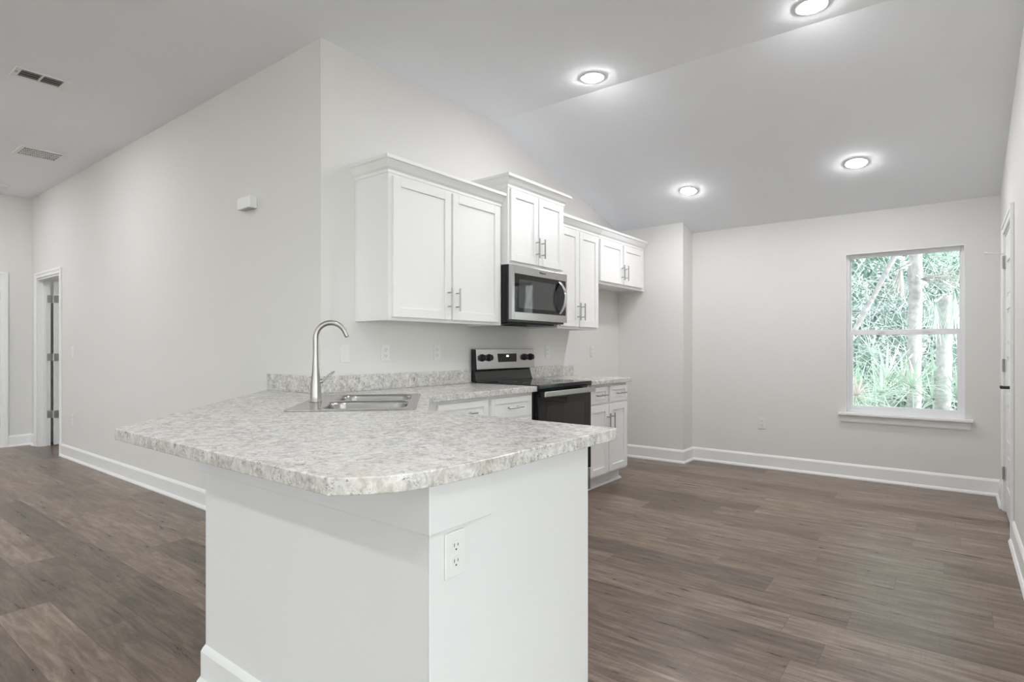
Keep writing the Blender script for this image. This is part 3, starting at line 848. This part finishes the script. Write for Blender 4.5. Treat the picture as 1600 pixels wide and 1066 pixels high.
# ------------------------------------------------------------------ outlets and switches
def plate_thing(kind, label, loc, rz, group):
    """wall plate in local coords: faces -y, centred on origin"""
    r = thing(kind, label, 'outlet' if kind == 'wall_outlet' else 'switch', loc, rz, group)
    MB().box(-.035, .035, -.006, -.0005, -.057, .057).build('plate', 'white_plastic', r, bevel=.003, local=True)
    if kind == 'wall_outlet':
        for s in (-1, 1):
            z = s * .0195
            rc = MB()
            rc.prism([(-.016, -.010), (-.016, .010), (-.009, .0145), (.009, .0145), (.016, .010), (.016, -.010), (.009, -.0145), (-.009, -.0145)], 0, .004)
            bmesh.ops.rotate(rc.bm, verts=rc.bm.verts, cent=(0, 0, 0), matrix=Matrix.Rotation(PI / 2, 3, 'X'))
            bmesh.ops.translate(rc.bm, verts=rc.bm.verts, vec=(0, -.0045, z))
            ro = rc.build('receptacle', 'white_plastic', r, local=True)
            sl = MB()
            sl.box(-.0075, -.0055, -.0089, -.008, z - .001, z + .008); sl.box(.0055, .0075, -.0089, -.008, z, z + .007)
            sl.tube([(0, -.0089, z - .0075), (0, -.008, z - .0075)], .0025, 8)
            sl.build('slots', 'slot_dark', ro, local=True)
    else:
        MB().box(-.0175, .0175, -.0075, -.005, -.034, .034).build('rocker_frame', 'white_plastic', r, bevel=.001, local=True)
        rk = MB(); rk.box(-.0155, .0155, -.011, -.007, -.031, .031)
        for v in rk.bm.verts:
            if v.co.y < -.010 and v.co.z < 0: v.co.y = -.0085
        rk.build('rocker', 'white_plastic', r, bevel=.001, local=True)
    return r
ko = 'outlets above the kitchen counters'
plate_thing('light_switch', 'white rocker switch beside the wall corner, above the sink backsplash', (2.184, YK, 1.170), 0, None)
plate_thing('wall_outlet', 'white outlet on the kitchen wall next to the rocker switch', (2.504, YK, 1.170), 0, ko)
plate_thing('wall_outlet', 'white outlet on the kitchen wall just left of the range', (2.982, YK, 1.170), 0, ko)
plate_thing('wall_outlet', 'white outlet under the upper cabinet just right of the range', (4.413, YK, 1.165), 0, ko)
plate_thing('wall_outlet', 'white outlet in the fridge space below the shortest cabinet', (5.235, YK, 1.162), 0, ko)
plate_thing('wall_outlet', 'white outlet low on the window wall', (XW, 1.528, .450), -PI / 2, None)
plate_thing('wall_outlet', 'large near white outlet on the end of the breakfast bar', (1.0495, YP - .008, .693), 0, None)
plate_thing('light_switch', 'white switch on the left wall by the open door', (XL, 7.503, 1.158), -PI / 2, None)
plate_thing('wall_outlet', 'white outlet low on the left wall below its switch', (XL, 7.503, .436), -PI / 2, None)

# ------------------------------------------------------------------ door chime
ch = thing('door_chime', 'small white chime box high on the left wall', 'door chime', (XL, 3.795, 2.18))
MB().box(XL - .054, XL - .001, 3.712, 3.878, 2.142, 2.220).build('cover', 'white_plastic', ch, bevel=.004)
gr = MB()
for i in range(5): gr.box(XL - .046, XL - .008, 3.735 + i * .028, 3.747 + i * .028, 2.139, 2.1425)
gr.build('grille', 'hinge_nickel', ch)

# ------------------------------------------------------------------ ceiling fittings
def vent_return(x0, x1, y0, y1):
    z = HF
    r = thing('ceiling_vent', 'white two-louver ceiling vent nearer the kitchen, dark slots open', 'vent', ((x0 + x1) / 2, (y0 + y1) / 2, z))
    f = MB(); e = .022; xm = (x0 + x1) / 2; zb = z - .010
    f.box(x0, x1, y0, y0 + e, zb, z - .0005); f.box(x0, x1, y1 - e, y1, zb, z - .0005)
    f.box(x0, x0 + e * 1.6, y0 + e, y1 - e, zb, z - .0005); f.box(x1 - e * 1.6, x1, y0 + e, y1 - e, zb, z - .0005); f.box(xm - .006, xm + .006, y0 + e, y1 - e, zb, z - .0005)
    f.build('frame', 'white_plastic', r, bevel=.002)
    MB().box(x0 + e, x1 - e, y0 + e, y1 - e, z - .002, z - .0008).build('duct_shade', 'vent_dark', r)  # dark sheet standing in for the shade inside the duct
    for a, b in ((x0 + e * 1.6, xm - .006), (xm + .006, x1 - e * 1.6)):
        for i in range(4):
            s = MB(); yy = y0 + e + .012 + i * .036
            yz_prism(s, a + .002, b - .002, [(yy, z - .010), (yy + .0015, z - .010), (yy + .026, z - .003), (yy + .0245, z - .003)])
            s.build('louver', 'white_plastic', r)
    MB().box(x0 + .010, x0 + .022, y0 + .06, y0 + .09, zb - .004, zb).build('damper_lever', 'hinge_nickel', r)
vent_return(1.000, 1.296, 4.857, 5.032)
def vent_grid(x0, x1, y0, y1):
    z = HF
    r = thing('ceiling_vent', 'square white gridded ceiling vent farther down the hall', 'vent', ((x0 + x1) / 2, (y0 + y1) / 2, z))
    f = MB(); e = .035; zb = z - .010
    f.box(x0, x1, y0, y0 + e, zb, z - .0005); f.box(x0, x1, y1 - e, y1, zb, z - .0005)
    f.box(x0, x0 + e, y0 + e, y1 - e, zb, z - .0005); f.box(x1 - e, x1, y0 + e, y1 - e, zb, z - .0005)
    f.build('frame', 'white_plastic', r, bevel=.003)
    MB().box(x0 + e, x1 - e, y0 + e, y1 - e, z - .002, z - .0008).build('duct_shade', 'vent_dark', r)  # dark sheet in place of the shaded duct behind the grid
    g = MB(); n = 17
    for i in range(1, n):
        u = x0 + e + (x1 - x0 - 2 * e) * i / n; g.box(u - .0028, u + .0028, y0 + e, y1 - e, zb + .001, z - .003)
    for i in range(1, 4):
        v = y0 + e + (y1 - y0 - 2 * e) * i / 4; g.box(x0 + e, x1 - e, v - .007, v + .007, zb + .0005, z - .003)
    g.build('grid', 'white_plastic', r)
vent_grid(1.418, 1.766, 6.722, 7.052)
sdx = thing('smoke_detector', 'round white detector on the hall ceiling near the end wall', 'smoke detector', (1.635, 8.56, HF))
MB().lathe([(0, -.0005), (.075, -.0005), (.075, -.010), (.072, -.022), (.060, -.032), (0, -.036)], (1.635, 8.56, HF), 32).build('housing', 'white_plastic', sdx)
MB().lathe([(0, 0), (.018, 0), (.018, -.005), (0, -.006)], (1.635, 8.56, HF - .0355), 20).build('sensor_cap', 'white_plastic', sdx)

def downlight(label, x, y, group, lens='lamp_lens'):
    r = thing('recessed_downlight', label, 'ceiling light', (x, y, ceil_z(x)), 0, group)
    if x > XS: r.rotation_euler = (0, math.atan(SL), 0)
    MB().lathe([(.064, -.001), (.088, -.001), (.088, -.004), (.080, -.006), (.068, -.007), (.064, -.006), (.064, -.001)], (0, 0, 0), 40).build('trim_ring', 'white_plastic', r, local=True)
    MB().lathe([(0, -.0175), (.03, -.017), (.050, -.0145), (.060, -.0105), (.064, -.006), (.064, -.003), (0, -.003)], (0, 0, 0), 40).build('lens', lens, r, local=True)
    return r
dlg = 'recessed lights over the kitchen'
downlight('lit round ceiling light at the very top edge of the picture', 3.443, .612, dlg)
downlight('lit round ceiling light nearest the wall above the cabinets', 3.445, 1.960, dlg)
downlight('lit round sloped-ceiling light on the window side, toward the right wall', 5.221, .612, dlg)
downlight('lit round sloped-ceiling light farthest back, before the fridge nook', 5.212, 1.951, dlg)
for x, y in [(a, b) for a in (.78, -1.7) for b in (-1.7, .9, 3.4, 5.75, 8.1) if (a, b) != (.78, 3.4)]:  # unseen lamps added for brightness, except one inferred from its glow on the wall
    downlight('unseen round ceiling light over the living area outside the picture', x, y, 'recessed lights over the living area', 'lamp_lens_fill')

downlight('added unseen ceiling light in the bedroom behind the open hall door', 3.1, 7.6, None)  # unseen lamp added to brighten the open door leaf

# ------------------------------------------------------------------ outside
pt = MB().box(-14, XW + .15, -13, YO - .16, -.2, -.05); pt.box(-14, XO - .16, YO - .16, 12, -.2, -.05)  # unseen pale slab added to bounce daylight up to the ceiling
struct(pt, 'bounce_slab', 'bounce_concrete')
gd = MB().box(-30, 40, -30, 30, -.40, -.20); go = gd.build('ground', 'leaf_litter'); go['kind'] = 'structure'
rnd = random.Random(11)
def blade(mb, base, d, ln, wd, droop=0.2, segs=3, side=None):
    """thin folded leaf blade"""
    d = d.normalized()
    s = side if side is not None else d.cross(Vector((0, 0, 1)))
    if s.length < 1e-3: s = Vector((1, 0, 0))
    s = s.normalized()
    up = s.cross(d).normalized()
    L, R, C = [], [], []
    for i in range(segs + 1):
        t = i / segs
        p = base + d * ln * t + Vector((0, 0, -droop * ln * t * t))
        wv = wd * (0.35 + 1.3 * t) * (1 - t) * 1.4 + .0008
        C.append(mb.bm.verts.new(p - up * wv * .25)); L.append(mb.bm.verts.new(p + s * wv)); R.append(mb.bm.verts.new(p - s * wv))
    for i in range(segs):
        mb.bm.faces.new((L[i], C[i], C[i + 1], L[i + 1])); mb.bm.faces.new((C[i], R[i], R[i + 1], C[i + 1]))
def fan(mb, hub, axis, up, r, n=22, spread=140, droop=.15, wd=.018):
    """palmate fan leaf: segments radiate from hub in the plane (axis, side)"""
    axis = axis.normalized(); side = axis.cross(up).normalized(); nrm = side.cross(axis)
    for i in range(n):
        a = math.radians(-spread + 2 * spread * i / (n - 1))
        d = axis * math.cos(a) + side * math.sin(a) + nrm * rnd.uniform(-.06, .14)
        blade(mb, hub, d, r * (.72 + .28 * math.cos(a * .6)) * rnd.uniform(.92, 1.05), wd, droop * rnd.uniform(.6, 1.4))
def palmetto(label, x, y, leaves, mats, zg=-.2):
    r = thing('saw_palmetto', label, 'palm', (x, y, zg))
    for i, (az, el, ln, rad, fd) in enumerate(leaves):
        mb = MB()
        d = Vector((math.cos(az) * math.cos(el), math.sin(az) * math.cos(el), math.sin(el)))
        base = Vector((x, y, zg)); hub = base + d * ln
        mb.tube([base, base + d * ln * .5 + Vector((0, 0, .02)), hub], [.010, .008, .006], 6)
        fa = (d + Vector((0, 0, fd))).normalized()
        tow = Vector((-1, -.15, .5))                                         # fans open to the light at the clearing
        upv = (tow - fa * tow.dot(fa)).normalized()
        fan(mb, hub, fa, upv, rad * 1.2, rnd.randint(20, 25), 140, .12, .024)
        mb.build('frond', mats[i % len(mats)], r)
    return r
def at(u, v, x):
    """world point at depth-plane x seen through the kitchen window (layout of the grove)"""
    F = Vector((math.cos(TH), math.sin(TH), 0)); R = Vector((math.sin(TH), -math.cos(TH), 0))
    d = F + R * ((u - 800) / FPX) + Vector((0, 0, (542.7 - v) / FPX))
    return Vector((0, 0, 1.208)) + d * (x / d.x)
def palmetto_from(label, hubs, base, mats):
    """palmetto whose fan hubs stand at given points"""
    lv = []
    for hx, rad, fd in hubs:
        d = hx - base; ln = d.length
        lv.append((math.atan2(d.y, d.x), math.asin(d.z / ln), ln, rad, fd))
    return palmetto(label, base.x, base.y, lv, mats, base.z)
g0 = Vector((0, 0, -.2))
P = at(1385, 592, 9.2); 
palmetto_from('green fan palmetto left of centre outside the window', [(P, .50, .5), (at(1361, 556, 9.6), .34, 1.2), (P + Vector((.2, .35, -.15)), .40, .3), (P + Vector((.1, -.5, -.25)), .42, .2)], Vector((P.x + .5, P.y + .1, -.2)), ['frond_pale', 'frond_pale', 'frond_green'])
P = at(1426, 606, 8.7)
palmetto_from('blue-green fan palmetto low in the middle of the window', [(P, .46, -.2), (P + Vector((.3, .35, -.1)), .40, .3), (P + Vector((.25, -.45, -.12)), .40, .2)], Vector((P.x + .5, P.y, -.2)), ['frond_green', 'frond_pale'])
P = at(1338, 618, 8.4)
palmetto_from('pale palmetto at the lower left corner of the window', [(P, .32, -.3), (P + Vector((.3, .25, .05)), .4, .4)], Vector((P.x + .4, P.y + .1, -.2)), ['frond_dead', 'frond_pale'])
P = at(1462, 588, 10.4)
palmetto_from('spiky palmetto between the two palm trunks', [(P, .48, .3), (P + Vector((.2, .4, -.1)), .45, .5)], Vector((P.x + .5, P.y, -.2)), ['frond_green', 'frond_pale'])
for i, (x, y) in enumerate([(9.2, -2.2), (9.8, -3.2), (10.2, -1.2), (9.4, 2.6), (10.4, 3.6), (9.0, -4.4), (11.2, -2.6), (11.0, 1.9)]):
    lv = [(rnd.uniform(0, 2 * PI), rnd.uniform(.5, 1.3), rnd.uniform(.6, 1.1), rnd.uniform(.4, .55), rnd.uniform(0, .8)) for _ in range(7)]
    o = palmetto('bushy palmetto of the grove beyond the clearing', x, y, lv, ['frond_green', 'frond_pale'])
    o['group'] = 'palmettos of the outer grove'

def trunk(mb, p0, p1, r0, r1, n=14, rough=.08):
    pts = []; rad = []
    m = 18
    for i in range(m + 1):
        t = i / m
        p = p0.lerp(p1, t) + Vector((rnd.uniform(-1, 1), rnd.uniform(-1, 1), 0)) * rough * r0
        pts.append(p); rad.append((r0 + (r1 - r0) * t) * (1 + (.10 if i % 2 else -.04)))
    mb.tube(pts, rad, n)
def palm_tree(label, p0, p1, r0, r1, skirts, crown=True, group=None):
    r = thing('cabbage_palm', label, 'palm tree', (p0.x, p0.y, p0.z), 0, group)
    mb = MB(); trunk(mb, p0, p1, r0, r1); mb.build('trunk', 'trunk_bark', r)
    for (hub, axis, rad, n, spread, drp, wd, mt) in skirts:
        f = MB(); f.tube([Vector((p0.lerp(p1, .5).x, p0.lerp(p1, .5).y, hub.z + .1)), hub], [.012, .008], 6)
        tow = Vector((-1, 0, .3)); ax = axis.normalized(); upv = (tow - ax * tow.dot(ax)).normalized()
        fan(f, hub, ax, upv, rad, n, spread, drp, wd); f.build('frond', mt, r)
    if crown:
        for i in range(11):
            a = 2 * PI * i / 11 + rnd.uniform(-.2, .2); el = rnd.uniform(.0, .9)
            d = Vector((math.cos(a) * math.cos(el), math.sin(a) * math.cos(el), math.sin(el)))
            f = MB(); hub = p1 + d * rnd.uniform(.6, .9); f.tube([p1 - Vector((0, 0, .1)), hub], [.014, .009], 6)
            fan(f, hub, d, Vector((0, 0, 1)), rnd.uniform(.55, .75), 24, 120, .45, .022); f.build('frond', 'frond_green', r)
    return r
T1b = at(1428, 620, 9.9); T1b.z = -.2; T1t = at(1432, 380, 9.9); T1t = Vector((T1t.x, T1t.y, 4.6))
H1 = at(1438, 436, 9.6)
palm_tree('pale upright palm trunk near the middle of the window', T1b, T1t, .085, .075,
          [(H1, Vector((.05, -1, -.06)), .85, 22, 26, .10, .022, 'frond_dead'), (H1 + Vector((.1, -.05, .38)), Vector((.1, -.8, -.55)), .9, 18, 38, .5, .018, 'frond_pale'),
           (at(1420, 560, 9.7), Vector((0, .1, -1)), .55, 12, 22, .0, .020, 'frond_dead'), (at(1408, 420, 9.7), Vector((0, .25, -1)), .45, 12, 20, .0, .022, 'frond_dead')])
T2b = at(1473, 640, 9.2); T2b.z = -.2; T2t = at(1477, 480, 9.2)
palm_tree('bare stout palm stump at the right of the window', T2b, Vector((T2t.x, T2t.y, at(1477, 462, 9.2).z)), .088, .078,
          [(at(1492, 450, 9.0), Vector((0, -.1, -1)), .75, 16, 24, .0, .016, 'frond_pale'), (at(1462, 472, 9.0), Vector((0, .1, -1)), .55, 14, 30, .0, .014, 'frond_pale')], False)
ln0, ln1 = at(1322, 540, 10.6), at(1402, 395, 10.6)
dd = (ln1 - ln0)
lt = MB(); trunk(lt, ln0 - dd * .95, ln1 + dd * .8, .042, .034, 10, .3)
lo = thing('leaning_trunk', 'thin grey trunk leaning to the right in the upper window pane', 'tree', tuple(ln0 - dd * .95))
lt.build('trunk', 'trunk_bark', lo)
for i, (x, y, h) in enumerate([(12.2, 2.4, 5.2), (12.6, -.7, 5.5), (11.4, -3.6, 4.1), (12.0, -5.2, 5.4), (13.2, 4.8, 5.0)]):
    palm_tree('tall palm of the background grove', Vector((x, y, -.2)), Vector((x + rnd.uniform(-.3, .3), y + rnd.uniform(-.4, .4), h)), .12, .10,
              [(Vector((x, y + rnd.uniform(-.4, .4), h - .6 - .5 * j)), Vector((0, rnd.uniform(-.7, .7), -1)), .8, 16, 35, .1, .02, ['frond_pale', 'frond_dead'][j % 2]) for j in range(4)], True, 'palms of the background grove')
# tangled undergrowth that nobody could count
tk = MB()
for i in range(9000):
    x = rnd.uniform(14.4, 17.0); y = rnd.uniform(-12, 8); z = -.2 + rnd.random() ** 1.25 * (1.9 if -8 < y < -2.4 else 6.2)
    d = Vector((rnd.uniform(-1, .4), rnd.uniform(-1, 1), rnd.uniform(-.6, .9)))
    blade(tk, Vector((x, y, z)), d, rnd.uniform(.2, .55), rnd.uniform(.04, .08), rnd.uniform(0, .5), 2)
for i in range(2600):                                   # broad leaves closing the far background
    x = rnd.uniform(17.2, 19.5); y = rnd.uniform(-3.5, 6.5); z = -.2 + rnd.random() * 5.4
    d = Vector((rnd.uniform(-.5, .3), rnd.uniform(-1, 1), rnd.uniform(-.9, .5)))
    blade(tk, Vector((x, y, z)), d, rnd.uniform(.5, .9), rnd.uniform(.12, .2), rnd.uniform(0, .4), 2)
for i in range(7500):                                   # finer leaves where the grove is seen through the window
    x = rnd.uniform(13.4, 14.6); y = rnd.uniform(-1.2, 3.0) if i % 3 else rnd.uniform(-7, -1); z = -.2 + rnd.random() ** 1.1 * (3.9 if y > -1.2 else 1.9)
    d = Vector((rnd.uniform(-1, .3), rnd.uniform(-1, 1), rnd.uniform(-.9, .7)))
    blade(tk, Vector((x, y, z)), d, rnd.uniform(.12, .34), rnd.uniform(.012, .032), rnd.uniform(0, .6), 2)
o = tk.build('thicket', 'thicket_leaf'); o['kind'] = 'stuff'; tag(o, 'dense green undergrowth filling the far background outside the window', 'undergrowth')
vn = MB()
for i in range(380):
    x = rnd.uniform(11.0, 13.0); y = rnd.uniform(-.4, 2.0) if i % 3 else rnd.uniform(-6, 4); z = rnd.uniform(-.2, 2.6)
    p = Vector((x, y, z)); pts = [p]
    d = Vector((rnd.uniform(-.2, .2), rnd.uniform(-1, 1), rnd.uniform(-.6, 1.2))).normalized()
    for k in range(4):
        d = (d + Vector((rnd.uniform(-.3, .3), rnd.uniform(-.5, .5), rnd.uniform(-.4, .4)))).normalized(); pts.append(pts[-1] + d * .22)
    vn.tube(pts, .006, 4, False)
o = vn.build('vine_tangle', 'vine_stem'); o['kind'] = 'stuff'; tag(o, 'tangle of thin grey vines and twigs among the palm trunks', 'vines')
